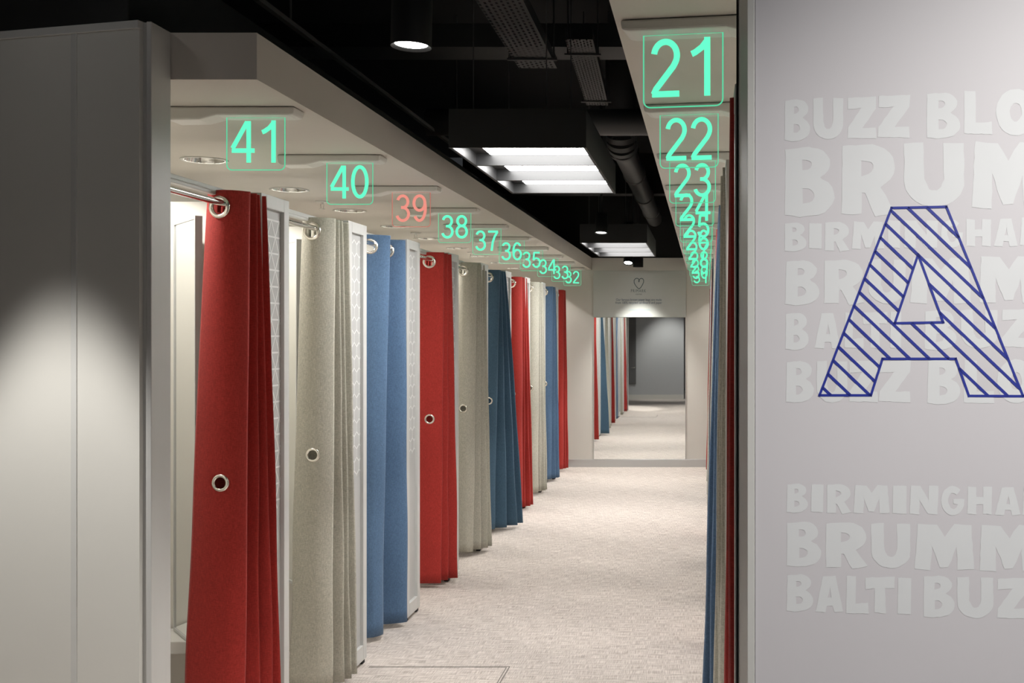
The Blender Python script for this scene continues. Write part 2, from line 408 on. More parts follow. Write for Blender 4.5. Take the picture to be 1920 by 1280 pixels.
# ---------------- curtain rails
def make_rail(x, y0, y1, side, label):
    t = thing('curtain_rail', label, 'curtain rail', (x, y0, 0), 'chrome curtain rails')
    MB().tube((0, 0, 2.131), (0, y1 - y0, 2.131), .0125).build('rod', M['chrome'], t)
    MB().box(-.045 * side - .012, -.045 * side + .012, 0, y1 - y0, 2.165, 2.195).box(-.045 * side - .014, -.045 * side + .014, 0, y1 - y0, 2.176, 2.180).build('top_rail', M['frame'], t, bevel=.002)
    parts([MB().tube((0, 0.001, 2.131), (0, .02, 2.131), .024), MB().tube((0, y1 - y0 - .02, 2.131), (0, y1 - y0 - .001, 2.131), .024)], 'end_socket', M['chrome'], t)
    return t
rl = make_rail(XRL, YL0 + .03, YL0 + PITCH - .03, 1, 'chrome curtain rail across cubicle 41, carrying the nearest red curtain')
ccol = ['red', 'grey', 'blue', 'red', 'grey', 'teal', 'red', 'grey', 'blue', 'red']
rcol = ['red', 'grey', 'blue', 'red', 'grey', 'teal', 'red', 'grey', 'blue', 'grey', 'red']
for k in range(1, 10):
    c = copy_tree(rl); c.location.y += k * PITCH
    if YL0 + (k + 1) * PITCH > YE: c.scale.y = (YE - c.location.y) / (PITCH - .06)
    c['label'] = 'chrome curtain rail carrying the %s curtain of cubicle %d' % (ccol[k], LEFT[k])
rr = make_rail(XRR, YR0 + .03, YR0 + PITCH - .03, -1, 'chrome curtain rail of right hand cubicle 21')
for k in range(1, 11):
    c = copy_tree(rr); c.location.y += k * PITCH
    if YR0 + (k + 1) * PITCH > YE: c.scale.y = (YE - c.location.y) / (PITCH - .06)
    c['label'] = 'chrome curtain rail of right hand cubicle %d' % RIGHT[k]

# ---------------- curtains
ZG, ZM, ZTOP = 2.119, 1.10, 2.182
_prof = [(.0235, 0), (.0245, .0045), (.030, .0065), (.0365, .004), (.038, 0), (.0365, -.004), (.030, -.0065), (.0245, -.0045)]
RING = MB().lathe(_prof, closed=True, n=32).build('eyelet', M['ringm']); RING_ME = RING.data; bpy.data.objects.remove(RING)
def curtain(num, x, y0, out, col, label, n=8, st=.034, sb=.05, ai=.07, ao=.075, flare_i=.06, flare_o=.06, lead=.0, seed=0, mid=True, uc0=.42, hem=.035, tilt=0., bulge=0., jit=1.):
    """a curtain gathered into n pleat faces; out = +1 when the aisle is at +x. Pleats zigzag about the rod."""
    rnd = random.Random(seed * 17 + 3)
    t = thing('curtain', label, 'curtain', (x, y0, 0), 'cubicle curtains')
    Mc = 16
    jt = [rnd.uniform(-.007, .007) for _ in range(n + 2)]; jb = [rnd.uniform(-.014, .02) * jit for _ in range(n + 2)]
    jy = [rnd.uniform(-.25, .25) for _ in range(n + 2)]
    jt[0] = jb[0] = jt[1] = jy[0] = 0
    ph = rnd.uniform(0, 6)
    def P(u, z):
        i = min(int(u), n - 1); f = u - i
        v = (ZTOP - z) / (ZTOP - hem); e = v ** .85
        tri = 2 * f - 1; sn = math.sin(math.pi * (f - .5)); tri = .45 * tri + .55 * sn
        if i % 2: tri = -tri
        fr = (1 - math.cos(math.pi * f)) / 2
        a = jt[i] + (jt[i + 1] - jt[i]) * fr; b = jb[i] + (jb[i + 1] - jb[i]) * fr; yj = jy[i] + (jy[i + 1] - jy[i]) * fr
        fan = max(-.3, min(1, -.3 + (u - 1) * .24))
        amp_i = ai + flare_i * e; amp_o = ao + flare_o * fan * e
        xx = tri * (amp_o if tri > 0 else amp_i) + a * (1 - e) + b * e
        s = st + (sb - st) * e
        yy = s * ((u if bulge < .02 else (.35 * u if u < 1 else u - .65)) + yj * .8) + lead * e + tilt * (f if i == 0 else 1) * e
        if i == 0: yy -= bulge * math.sin(math.pi * f) ** 1.3 * (1 - .35 * e)
        yy += .006 * math.sin(u * 2.3 + ph) * v + .0035 * math.sin(z * 9 + u * 3 + ph) * v
        xx += .003 * math.sin(z * 7 + u * 1.7 + ph) * v
        return Vector((xx * out, yy, z))
    zs = []
    z = ZTOP
    while z > 2.055: zs.append(z); z -= .0085
    while z > ZM + .05: zs.append(z); z -= .05
    z = ZM + .05
    while z > ZM - .05: zs.append(z); z -= .0085
    while z > hem + .02: zs.append(z); z -= .05
    zs.append(hem)
    nu = n * Mc; cols = [j / Mc for j in range(nu + 1)]
    mb = MB(); V = [P(u, z) for z in zs for u in cols]
    holes = []
    for i in range(n):
        uc = i + (uc0 if i % 2 == 0 else 1 - uc0)
        holes.append((uc, ZG, P(uc, ZG), .0335, 1.13))
    if mid: holes.append((uc0 + .03, ZM, P(uc0 + .03, ZM), .0255, .87))
    fs = []
    for r in range(len(zs) - 1):
        zc = (zs[r] + zs[r + 1]) / 2
        near = [h for h in holes if abs(zc - h[1]) < .05]
        for j in range(nu):
            if near:
                u = (j + .5) / Mc; c = P(u, zc); skip = False
                for h in near:
                    if abs(u - h[0]) < .6 and (c - h[2]).length < h[3]: skip = True; break
                if skip: continue
            a = r * (nu + 1) + j
            fs.append((a, a + 1, a + nu + 2, a + nu + 1))
    me = bpy.data.meshes.new('cloth'); me.from_pydata([tuple(p) for p in V], [], fs); me.materials.append(M[col])
    for p in me.polygons: p.use_smooth = True
    bm = bmesh.new(); bm.from_mesh(me)
    bmesh.ops.delete(bm, geom=[v for v in bm.verts if not v.link_faces], context='VERTS'); bm.to_mesh(me); bm.free()
    o = bpy.data.objects.new('cloth', me); COL.objects.link(o); o.parent = t
    sm = o.modifiers.new('thickness', 'SOLIDIFY'); sm.thickness = .0025; sm.offset = 0
    for k, (uc, zz, c, rad, sc) in enumerate(holes):
        if 0 < k < n - 1 and st < .06: continue          # rings buried inside the tight folds
        du = P(uc + .12, zz) - P(uc - .12, zz); dz = P(uc, zz + .02) - P(uc, zz - .02)
        nrm = du.cross(dz).normalized()
        g = bpy.data.objects.new('eyelet', RING_ME); COL.objects.link(g); g.parent = t
        g.location = c; g.rotation_euler = nrm.to_track_quat('Z', 'Y').to_euler(); g.scale = (sc, sc, sc)
    return t
yg = [3.946, 4.863, 5.70, 6.914, 7.90, 8.80, 9.86, 10.86, 11.88, 12.76]
par = [dict(st=.021, sb=.026, flare_o=.06, bulge=.05, ai=.08, flare_i=.10), dict(st=.03, sb=.028, flare_o=.05, bulge=.045), dict(n=4, st=.14, sb=.13, ao=.075, flare_o=.12, mid=False, hem=.03), dict(n=6, st=.042, sb=.035, flare_o=.06, bulge=.006),
       dict(n=8, st=.045, sb=.035, flare_o=.06, bulge=.055), dict(n=7, st=.04, sb=.05, flare_o=.14, bulge=.006), dict(st=.042, sb=.035, flare_o=.06, bulge=.055), dict(st=.042, sb=.035, flare_o=.06, bulge=.055), dict(n=7, st=.04, sb=.03, flare_o=.05, bulge=.035), dict(n=6, st=.04, sb=.03, flare_o=.05, bulge=.045)]
cname = dict(red='red', grey='light grey', blue='blue', teal='dark teal blue')
for k, num in enumerate(LEFT):
    p = par[k]
    label = '%s eyelet curtain bunched open beside left cubicle %d' % (cname[ccol[k]], num)
    if num == 41: label += ', nearest of the left curtains'
    if num == 32: label += ', beside the end wall'
    uc0 = .4; st = p.get('st', .034)
    curtain(num, XRL, yg[k] - .4 * st + .85 * p.get('bulge', 0), 1, ccol[k], label, seed=num, **p)
for k, num in enumerate(RIGHT):
    y = YR0 + .03 + k * PITCH
    label = '%s curtain seen edge-on at right cubicle %d' % (cname[rcol[k]], num)
    if num == 21: label += ', right beside the lettered wall'
    curtain(num, XRR - .0, y, -1, rcol[k], label, n=8, st=.045, sb=.055, ao=.075, ai=.07, flare_o={21: .004, 22: .03, 23: .062}.get(num, .04), flare_i=.04, jit=.35, seed=num)

# ---------------- number signs
def arc(cx, cy, rx, ry, a0, a1, n=14):
    return [(cx + rx * math.cos(R(a0 + (a1 - a0) * i / n)), cy + ry * math.sin(R(a0 + (a1 - a0) * i / n))) for i in range(n + 1)]
s5 = .052
DIG = {   # centre lines in a box .54 wide, 1 high, stroke about .105
    '0': [arc(.27, .5, .21, .447, 90, 450, 40)],
    '1': [[(.36, 0), (.36, 1.0)], [(.35, .93), (.27, .83), (.15, .745), (.09, .72)]],
    '2': [arc(.265, .71, .2, .237, 172, -28, 20) + [(.40, .52), (.10, .14), (.06, .052)], [(.03, .052), (.505, .052)]],
    '3': [arc(.26, .735, .185, .212, 165, -70, 18) + [(.29, .527), (.2, .525)], [(.2, .525)] + arc(.26, .287, .212, .235, 88, -165, 22)],
    '4': [[(.40, 0), (.40, .985)], [(.365, .965), (.02, .34)], [(.0, .285), (.54, .285)]],
    '5': [[(.47, .935), (.135, .935)], [(.135, .96), (.085, .47)], arc(.265, .322, .212, .27, 148, -165, 24)],
    '6': [arc(.275, .5, .215, .447, 40, 215, 20) + [(.075, .3)], arc(.275, .315, .2, .263, 0, 360, 30)],
    '7': [[(.03, .935), (.51, .935)], [(.485, .92), (.35, .7), (.255, .42), (.205, 0)]],
    '8': [arc(.27, .745, .18, .202, 0, 360, 28), arc(.27, .293, .212, .24, 0, 360, 30)],
    '9': [arc(.265, .685, .2, .263, 0, 360, 30), arc(.265, .5, .215, .447, -140, 35, 20) + [(.465, .7)]],
}
def ribbon(mb, pts, wd, mapf, depth=.0012, mi=0):
    """constant-width stroke along a polyline, given a slight thickness"""
    pts = [Vector((p[0], p[1])) for p in pts]; n = len(pts); closed = (pts[0] - pts[-1]).length < 1e-6
    L, Rr = [], []
    for i in range(n):
        if closed: a, b = pts[i - 1 if i else n - 2], pts[i + 1 if i < n - 1 else 1]
        else: a, b = pts[max(0, i - 1)], pts[min(n - 1, i + 1)]
        d = (b - a).normalized(); nn = Vector((-d.y, d.x))
        sc = 1.0
        if 0 < i < n - 1 or closed:
            d1 = (pts[i] - a)
            if d1.length > 1e-9: sc = min(1.4, 1 / max(.5, abs(d1.normalized().dot(d))))
        L.append(pts[i] + nn * wd / 2 * sc); Rr.append(pts[i] - nn * wd / 2 * sc)
    V = [mapf(p.x, p.y, 0) for p in L] + [mapf(p.x, p.y, 0) for p in Rr] + [mapf(p.x, p.y, depth) for p in L] + [mapf(p.x, p.y, depth) for p in Rr]
    fs = []
    for i in range(n - 1):
        fs += [(i, i + 1, n + i + 1, n + i), (2 * n + i, 3 * n + i, 3 * n + i + 1, 2 * n + i + 1), (i, 2 * n + i, 2 * n + i + 1, i + 1), (n + i, n + i + 1, 3 * n + i + 1, 3 * n + i)]
    if not closed: fs += [(0, n, 3 * n, 2 * n), (n - 1, 3 * n - 1, 4 * n - 1, 2 * n - 1)]
    mb.add(V, fs, mi)
SW, SH, SZ = .2065, .190, 2.424
def sign_base(side):
    """white ceiling housing, thicker towards the cubicle"""
    s = side
    prof = [(.155, .0252), (.15, .0), (.13, -.004), (-.12, -.004), (-.15, -.012), (-.18, -.02), (-.29, -.022), (-.305, -.012), (-.31, .0252)]
    mb = MB(); dpt = .05
    mb.prism([(s * x, -dpt, z) for x, z in prof], (0, 2 * dpt, 0))
    return mb
BASES = {}
def number_sign(num, x, y, side, rz):
    txt = str(num); red = num == 39
    g, ln, ac = (M['redlit'], M['redline'], M['acr_red']) if red else (M['green'], M['greenline'], M['acr'])
    colr = 'red' if red else 'mint green'
    t = thing('number_sign', '%s illuminated hanging number %d sign%s' % (colr, num, ' above the %s curtain' % ccol[41 - num] if side == 1 else ' in the right hand row'),
              'number sign', (x, y, SZ), 'illuminated cubicle numbers', rz)
    MB().box(-.29 if side == 1 else -.13, .13 if side == 1 else .29, -.04, .04, .025, .027).build('shadow_line', M['dark'], t)  # dark sheet added to draw the shadow line between housing and ceiling
    if side not in BASES:
        b = sign_base(side).build('ceiling_housing', M['white'], t, bevel=.006); BASES[side] = b.data
    else:
        b = bpy.data.objects.new('ceiling_housing', BASES[side]); COL.objects.link(b); b.parent = t
        bv = b.modifiers.new('bevel', 'BEVEL'); bv.width = .006; bv.segments = 2; bv.limit_method = 'ANGLE'
    hw = SW / 2; rc = .018
    outl = [(-hw, 0)] + arc(-hw + rc, -SH + rc, rc, rc, 180, 270, 6) + arc(hw - rc, -SH + rc, rc, rc, 270, 360, 6) + [(hw, 0)]
    pn = MB().prism([(p[0], .0025, p[1]) for p in outl], (0, .004, 0)).build('acrylic_panel', ac, t)
    mb = MB(); mp = lambda a, b, c: (a, -.0005 - c, b)
    ribbon(mb, outl, .0034, mp); ribbon(mb, [(-hw, -.0025), (hw, -.0025)], .005, mp)
    mb.build('lit_edge', ln, pn)
    H = .150; wd = .105; z0 = -SH + .026
    w1, w2 = .54, .54
    adv = .60
    tot = adv + .54
    for i, ch in enumerate(txt):
        ox = -tot / 2 * H + i * adv * H
        if txt[1] == '1' and i == 1: ox += .03 * H
        if txt[1] == '1': ox += .0 * H
        mb = MB(); mpd = lambda a, b, c, ox=ox: (ox + a * H, -.001 - c, z0 + b * H)
        for stp in DIG[ch]: ribbon(mb, stp, wd, mpd)
        mb.build('digit', g, pn)
    return t
for k, num in enumerate(LEFT): number_sign(num, -1.599, 3.795 + k * PITCH, 1, 0)
for k, num in enumerate(RIGHT): number_sign(num, -.0574, 2.739 + k * PITCH, -1, R(-9))

# ---------------- recessed downlights and sprinklers
def make_down(label):
    t = thing('downlight', label, 'downlight', (0, 0, ZC), 'recessed cubicle downlights')
    MB().lathe([(.104, -.001), (.104, -.004), (.096, -.005), (.086, -.002), (.0855, .001), (.104, -.001)], n=36).build('trim_ring', M['white'], t)
    MB().lathe([(.086, -.002), (.078, .03), (.06, .062), (.045, .075)], n=36).build('reflector', M['downcan'], t)
    MB().lathe([(.0001, .073), (.046, .073)], n=24).build('lens', M['downlens'], t)
    spot('lamp', (0, 0, ZC + .028), (0, 0, 0), P_DOWN, 128, .3, (1, .955, .89), .03, t).location = (0, 0, .038)
    return t
d0 = make_down('round recessed downlight in the ceiling of cubicle 41'); d0.location = (*dl_left[0], ZC)
for i, (a, b) in enumerate(dl_left[1:]):
    c = copy_tree(d0); c.location = (a, b, ZC); c['label'] = 'round recessed downlight in the ceiling of left cubicle %d' % LEFT[i + 1]
for i, (a, b) in enumerate(dl_right):
    c = copy_tree(d0); c.location = (a, b, ZC); c['label'] = 'round recessed downlight in the ceiling of right cubicle %d' % RIGHT[i]
def make_sprinkler(label):
    t = thing('sprinkler', label, 'sprinkler', (0, 0, ZC), 'ceiling sprinklers')
    MB().lathe([(.0001, 0), (.04, 0), (.036, -.006), (.0001, -.008)], n=24).build('ceiling_plate', M['white'], t)
    MB().tube((0, 0, -.006), (0, 0, -.02), .009, .007).tube((-.011, 0, -.018), (-.007, 0, -.045), .0025).tube((.011, 0, -.018), (.007, 0, -.045), .0025).lathe([(.0001, -.045), (.017, -.045), (.017, -.048), (.0001, -.048)], n=16).build('head', M['chrome'], t)
    return t
s0 = make_sprinkler('small sprinkler on the ceiling left of the number 40 sign'); s0.location = (-2.31, 6.43, ZC)
s1 = copy_tree(s0); s1.location = (-2.29, 8.43, ZC); s1['label'] = 'small sprinkler on the ceiling below the red 39 sign'
s2 = copy_tree(s0); s2.location = (-2.29, 10.43, ZC); s2['label'] = 'small sprinkler on the ceiling near the number 37 sign'

# ---------------- aisle light boxes
def light_box(y0, y1, label):
    x0, x1, zb = -1.12, -.52, 2.463; hgt = .17; dc = .058
    t = thing('light_box', label, 'ceiling light', ((x0 + x1) / 2, (y0 + y1) / 2, zb), 'black ceiling light boxes')
    w, l = (x1 - x0) / 2, (y1 - y0) / 2; th = .012
    b = MB()
    b.box(-w, w, -l, -l + th, 0, hgt).box(-w, w, l - th, l, 0, hgt).box(-w, -w + th, -l + th, l - th, 0, hgt).box(w - th, w, -l + th, l - th, 0, hgt).box(-w + th, w - th, -l + th, l - th, dc + .01, hgt)
    b.build('housing', M['fixture'], t, bevel=.0015)
    r = MB(); e = .0015
    for k in range(3):
        a = -l + th + k * (2 * l - 2 * th) / 3; c = a + (2 * l - 2 * th) / 3
        # cell liner: roof and four sides
        r.box(-w + th, w - th, a, c, dc, dc + .01)
        r.box(-w + th, -w + th + e, a, c, .002, dc).box(w - th - e, w - th, a, c, .002, dc)
        r.box(-w + th + e, w - th - e, c - .016, c, .002, dc); r.box(-w + th + e, w - th - e, a, a + .008, .002, dc)
    r.build('louvre', M['reflector'], t)
    for k in range(3):
        a = -l + th + k * (2 * l - 2 * th) / 3; c = a + (2 * l - 2 * th) / 3
        MB().box(-w + .085, w - .02, a + .03, c - .025, dc - .006, dc - .001).build('led_panel', M['led'], t)
    parts([MB().tube((sx, sy, hgt), (sx, sy, BLACKTOP - zb), .003) for sx in (-.26, .08) for sy in (-.45, .45)], 'suspension_wire', M['darkm'], t)
    MB().box(.02, .12, -.1, .1, hgt, hgt + .10).build('driver_box', M['fixture'], t)
    return t
light_box(4.65, 6.18, 'black suspended light box with three bright panels, nearer of the two')
light_box(9.5, 11.2, 'black suspended light box far down the aisle, before the end wall')

# ---------------- spotlights
def spotlight(x, y, z, target, label, power, angle, blend, r=.078, L=.24, color=(1, .97, .92), visible_stem=True):
    t = thing('spotlight', label, 'spotlight', (x, y, z), 'black ceiling spotlights')
    d = (Vector(target) - Vector((x, y, z))).normalized(); q = d.to_track_quat('Z', 'Y')
    MB().lathe([(r, 0), (r, -L), (.0001, -L - .004)], q=q, n=32).lathe([(r, 0), (r * .82, -.006), (r * .8, -.02)], q=q, n=32).build('housing', M['fixture'], t)
    MB().lathe([(.0001, -.008), (r * .82, -.008)], q=q, n=32).build('lens', M['lens'], t)
    if visible_stem:
        MB().tube(-d * L * .8, Vector((0, 0, BLACKTOP - z)) - d * L * .8 * 0, .012).build('stem', M['fixture'], t)
    else:
        MB().tube(-d * L * .8, -d * L * .8 + Vector((0, 0, .3)), .012).build('stem', M['fixture'], t)
    lp = spot('lamp', Vector((x, y, z)), target, power, angle, blend, color, .045, t)
    lp.location = d * .012
    return t
spotlight(-.814, 2.95, 2.444, (-.86, 2.93, 0), 'black cylinder spotlight with bright lens, at the top near the left bulkhead', P_AISLE, 75, .6, r=.055, L=.3)
spotlight(-.905, 9.25, 2.525, (-.95, 8.9, 0), 'small black cylinder spotlight hanging in front of the far light box', P_AISLE, 75, .6, r=.055, L=.17)
spotlight(-.885, 12.2, 2.46, (-1.0, 11.2, 0), 'black spotlight just above the signboard, its white lens towards the aisle', 30, 70, .5, r=.055, L=.13)
spotlight(-.815, 12.9, 2.46, (-.815, 12.93, 0), 'black spotlight above the signboard, tilted down at the end mirror', P_END, 82, .75, r=.062, L=.12)
spotlight(.85, .1, 3.0, (.80, 2.06, 1.2), 'black spotlight aimed at the lettered right wall', 285, 72, 1.0, L=.2)
spotlight(-1.0, .55, 2.95, (-.9, -.7, .6), 'black spotlight aimed at the grey wall beside the entrance', 160, 60, .8, L=.2)
spotlight(-2.11, 2.75, 2.95, (-2.09, 2.87, 0), 'black spotlight over the left entrance wall', P_WALL, 47, .4, L=.2)

# ---------------- ceiling services
def tray(name, p0, p1, width, z, label):
    p0, p1 = Vector((*p0, z)), Vector((*p1, z)); d = (p1 - p0); L = d.length
    t = thing(name, label, 'cable tray', p0, None, math.atan2(d.y, d.x))
    mb = MB(); rows = 8; hw = width / 2
    # perforated bottom: strips and bars left between staggered slots
    pitch = .05; sw = width / rows
    for r in range(rows):
        y0 = -hw + r * sw
        mb.box(0, L, y0, y0 + sw * .55, 0, .0015)
        k = 0; off = pitch * .5 if r % 2 else 0
        while k * pitch < L:
            mb.box(min(L - .002, k * pitch + off), min(L, k * pitch + off + pitch * .45), y0 + sw * .55, y0 + sw, 0, .0015); k += 1
    mb.build('perforated_base', M['darkm'], t)
    parts([MB().box(0, L, -hw - .002, -hw, 0, .06), MB().box(0, L, hw, hw + .002, 0, .06)], 'side_flange', M['darkm'], t)
    x = .3
    while x < L:
        hr = MB()
        for s in (-1, 1): hr.tube((x, s * (hw + .012), -.01), (x, s * (hw + .012), BLACKTOP - z), .005, n=8)
        hr.box(x - .012, x + .012, -hw - .03, hw + .03, -.012, -.002)
        hr.build('hanger', M['darkm'], t)
        x += 1.25
    return t
tray('cable_tray', (-.90, 3.0), (-.945, 6.02), .21, 3.15, 'dark perforated cable tray hanging at the top of the picture')
tray('cable_tray', (-.70, 5.9), (-.77, 7.6), .15, 3.28, 'dark perforated cable tray further back, behind the cross beam')
tag(MB().box(-6, 5, 6.35, 6.65, 3.36, 3.5).build('ceiling_beam', M['duct']), 'dark steel beam crossing the open ceiling', 'beam')
tag(MB().box(-6, 5, 11.0, 11.2, 3.1, 3.35).build('ceiling_beam', M['black']), 'dark beam crossing the ceiling above the far light box', 'beam')
pp = thing('pipe', 'dark horizontal pipe crossing behind the near light box', 'pipe', (-.2, 6.9, 3.02))
MB().tube((-1.6, 0, 0), (1.3, 0, 0), .085, n=28).build('tube', M['duct'], pp)
MB().lathe([(.092, -.02), (.092, .02)], q=Vector((1, 0, 0)).to_track_quat('Z', 'Y'), n=28).build('collar', M['darkm'], pp)
dd = thing('ventilation_duct', 'dark round ventilation duct running above the right side of the aisle', 'duct', (-.62, 7.9, 3.05))
mbd = MB().tube((0, .1, 0), (0, 5.1, 0), .09, n=28)
pts = [(0, .1 - .0, 0)]
prev = None
for i in range(7):
    a = R(90 * i / 6); p = Vector((0, .1 - .16 * math.sin(a), .16 - .16 * math.cos(a)))
    if prev is not None: mbd.tube(prev, p, .115, n=28, caps=False)
    prev = p
mbd.tube(prev, prev + Vector((0, 0, .6)), .115, n=28)
mbd.build('tube', M['duct'], dd)
for y in (.12, 1.4, 2.8, 4.2):
    MB().lathe([(.09, -.012), (.1, -.012), (.1, .012), (.09, .012)], c=(0, y, 0), q=Vector((0, 1, 0)).to_track_quat('Z', 'Y'), n=28).build('collar', M['darkm'], dd)
cj = thing('conduit', 'thin dark conduit running along the ceiling above the left bulkhead', 'conduit', (-1.75, 4.0, 2.95))
MB().box(-.012, .012, 0, 5.5, 0, .02).build('strut', M['darkm'], cj)
parts([MB().tube((0, y, .02), (0, y, .94), .005) for y in (.5, 3.5)], 'hanger', M['darkm'], cj)
tag(MB().box(-3.2, -1.95, 3.6, 13.2, 2.62, 3.0).build('air_duct', M['duct'], bevel=.01), 'black rectangular air duct resting above the left cubicles', 'duct')

# ---------------- end mirror and sign board
em = thing('wall_mirror', 'tall frameless mirror on the end wall reflecting the curtains', 'mirror', (-.817, YE, 0))
MB().box(-.567, .567, -.012, -.001, .099, 1.858).build('mirror_glass', M['mirror'], em)
MB().box(-.571, -.567, -.013, -.001, .098, 1.86).box(.567, .571, -.013, -.001, .098, 1.86).build('edge', M['alu'], em)
sb_ = thing('signboard', 'grey signboard with heart logo and two lines of text above the end mirror', 'sign', (-.817, YE, 1.862))
MB().box(-.577, .577, -.022, -.003, 0, .578).build('board', M['sign'], sb_, bevel=.002)
def text_mesh(body, size, width=None, spacing=1.0):
    cu = bpy.data.curves.new('t', 'FONT'); cu.body = body; cu.size = size; cu.align_x = 'CENTER'; cu.align_y = 'CENTER'; cu.space_character = spacing; cu.extrude = .0004
    ob = bpy.data.objects.new('t', cu); COL.objects.link(ob)
    bpy.context.view_layer.update()
    me = bpy.data.meshes.new_from_object(ob.evaluated_get(bpy.context.evaluated_depsgraph_get()))
    bpy.data.objects.remove(ob)
    if width:
        xs = [v.co.x for v in me.vertices]; s = width / (max(xs) - min(xs)); me.transform(Matrix.Scale(s, 4, (1, 0, 0)))
    return me
def put_text(name, body, size, width, x, z, m, spacing=1.0):
    me = text_mesh(body, size, width, spacing); me.materials.append(m)
    o = bpy.data.objects.new(name, me); COL.objects.link(o); o.parent = sb_; o.location = (x, -.0235, z); o.rotation_euler = (R(90), 0, 0)
    return o
k2 = YE / F
def sbx(px): return (px - VX) * k2 + .817
def sbz(py): return CAMH + (VY - py) * k2 - 1.862
put_text('lettering', 'PRIMARK', .055, .185, sbx(1197), sbz(545.5), M['ink'], 1.3)
put_text('lettering', 'cares', .028, .075, sbx(1198), sbz(551.3), M['ink'])
put_text('lettering', 'Our famous brown paper bags are made', .042, .565, sbx(1198), sbz(562), M['navy'])
put_text('lettering', 'from 100% recycled cardboard and paper', .042, .578, sbx(1198), sbz(567.5), M['navy'])
put_text('lettering', 'recycled materials', .03, .26, sbx(1199), sbz(580.5), M['lightblue'])
hb = MB(); hp = []
cx, cz, hs = sbx(1198), sbz(531.5), .0635
prof_h = [(-.02, .55), (.06, .38), (.12, .55), (0.02, .72)]
heart = [(-.02, .42), (.1, .5), (.08, .66), (-.08, .9), (-.36, 1.0), (-.68, .92), (-.92, .6), (-.9, .12), (-.62, -.4), (-.2, -.88), (.08, -1.0), (.34, -.82), (.68, -.3), (.92, .2), (.95, .6), (.78, .9), (.5, .98), (.2, .86), (.05, .66), (-.05, .45), (.02, .3), (.12, .38)]
ribbon(hb, [(cx + a * hs, cz + b * hs * 1.02) for a, b in heart], .009, lambda a, b, c: (a, -.0222 - c, b))
hb.build('heart_logo', M['ink'], sb_)

# grey cabinet on the wall behind, seen in the mirror
wc = thing('wall_panel', 'dark grey panel with small handle, reflected at the middle of the end mirror', 'panel', (-1.86, -.7, 0))
MB().box(-.09, .09, .001, .03, .38, 2.3).build('door', mat('dark_grey_panel', (.12, .12, .12), .5, noise=.05, nscale=10), wc, bevel=.003)
MB().tube((.05, .03, .8), (.05, .05, .8), .012).tube((.05, .05, .8), (-.03, .05, .8), .008).build('handle', M['chrome'], wc)

# ---------------- printed words and the striped letter on the right wall
def wpt(px, py, lift=.0006):
    """point on the right wall's face for a position measured in the photograph"""
    r = (px - VX) / F
    s = (r * RW.y - RW.x) / (RU.x - r * RU.y); p = RW + RU * s
    return Vector((p.x, p.y, CAMH + (VY - py) / F * p.y)) + RN * lift
def area_of(l): return sum(l[i][0] * l[(i + 1) % len(l)][1] - l[(i + 1) % len(l)][0] * l[i][1] for i in range(len(l)))
# blobby hand-cut capitals in a unit box (y up): outer loop, then holes
def bl(pts): return pts
GL = {
 'B': ([(0, .02), (.02, .97)] + [(.5, 1.0)] + arc(.52, .77, .40, .23, 85, -62, 8) + arc(.5, .29, .5, .29, 58, -85, 9) + [(.3, -.01)],
       [[(.36, .82)] + arc(.44, .745, .11, .075, 80, -80, 5) + [(.36, .66)], [(.36, .40)] + arc(.46, .30, .14, .10, 80, -80, 5) + [(.36, .19)]]),
 'U': ([(0, .98), (.33, 1.0), (.335, .42)] + arc(.5, .37, .13, .13, 190, 350, 8) + [(.66, .42), (.66, .99), (1, .98), (1, .38)] + arc(.5, .36, .5, .37, -5, -175, 14) + [(0, .4)], []),
 'Z': ([(.03, .97), (1.0, 1.0), (.98, .72), (.52, .25), (.97, .26), (1.0, .0), (.0, .02), (.02, .25), (.48, .72), (.02, .70)], []),
 'L': ([(.02, 1.0), (.42, .98), (.42, .27), (.98, .29), (1.0, .0), (0, .02)], []),
 'O': (arc(.5, .5, .5, .5, 0, 345, 26), [arc(.5, .5, .15, .2, 0, 340, 12)]),
 'R': ([(0, .02), (.02, .98), (.5, 1.0)] + arc(.53, .69, .45, .31, 85, -50, 9) + [(.72, .40), (1.0, .04), (.62, -.02), (.43, .32), (.37, .32), (.37, .02)],
       [[(.37, .78)] + arc(.46, .68, .12, .09, 80, -80, 5) + [(.37, .56)]]),
 'M': ([(0, .02), (.04, 1.0), (.36, .98), (.5, .72), (.66, 1.0), (.94, .97), (1.0, .02), (.72, .0), (.70, .5), (.56, .06), (.42, .06), (.28, .52), (.27, .0)], []),
 'I': ([(0, .02), (.04, 1.0), (1.0, .98), (.96, .0)], []),
 'N': ([(0, .02), (.02, 1.0), (.36, .98), (.66, .5), (.66, 1.0), (1.0, .98), (.98, .0), (.64, .02), (.34, .5), (.34, .0)], []),
 'G': (arc(.5, .5, .5, .5, 48, 340, 20) + [(1.0, .56), (.52, .56), (.52, .40), (.72, .38)] + arc(.52, .42, .19, .2, -20, -130, 5) + arc(.5, .52, .2, .24, 200, 60, 6) + [(.66, .70)], []),
 'H': ([(0, .02), (.02, 1.0), (.36, .98), (.36, .62), (.64, .62), (.64, 1.0), (1.0, .98), (.98, .0), (.64, .02), (.64, .36), (.36, .36), (.36, .0)], []),
 'A': ([(0, .02), (.26, .98), (.72, 1.0), (1.0, .02), (.68, .0), (.62, .18), (.4, .18), (.36, .0)], [[(.44, .40), (.58, .40), (.52, .68)]]),
 'T': ([(.0, .98), (1.0, 1.0), (.98, .68), (.68, .68), (.70, .0), (.32, .02), (.32, .68), (.02, .66)], []),
}
rl_ = random.Random(5)
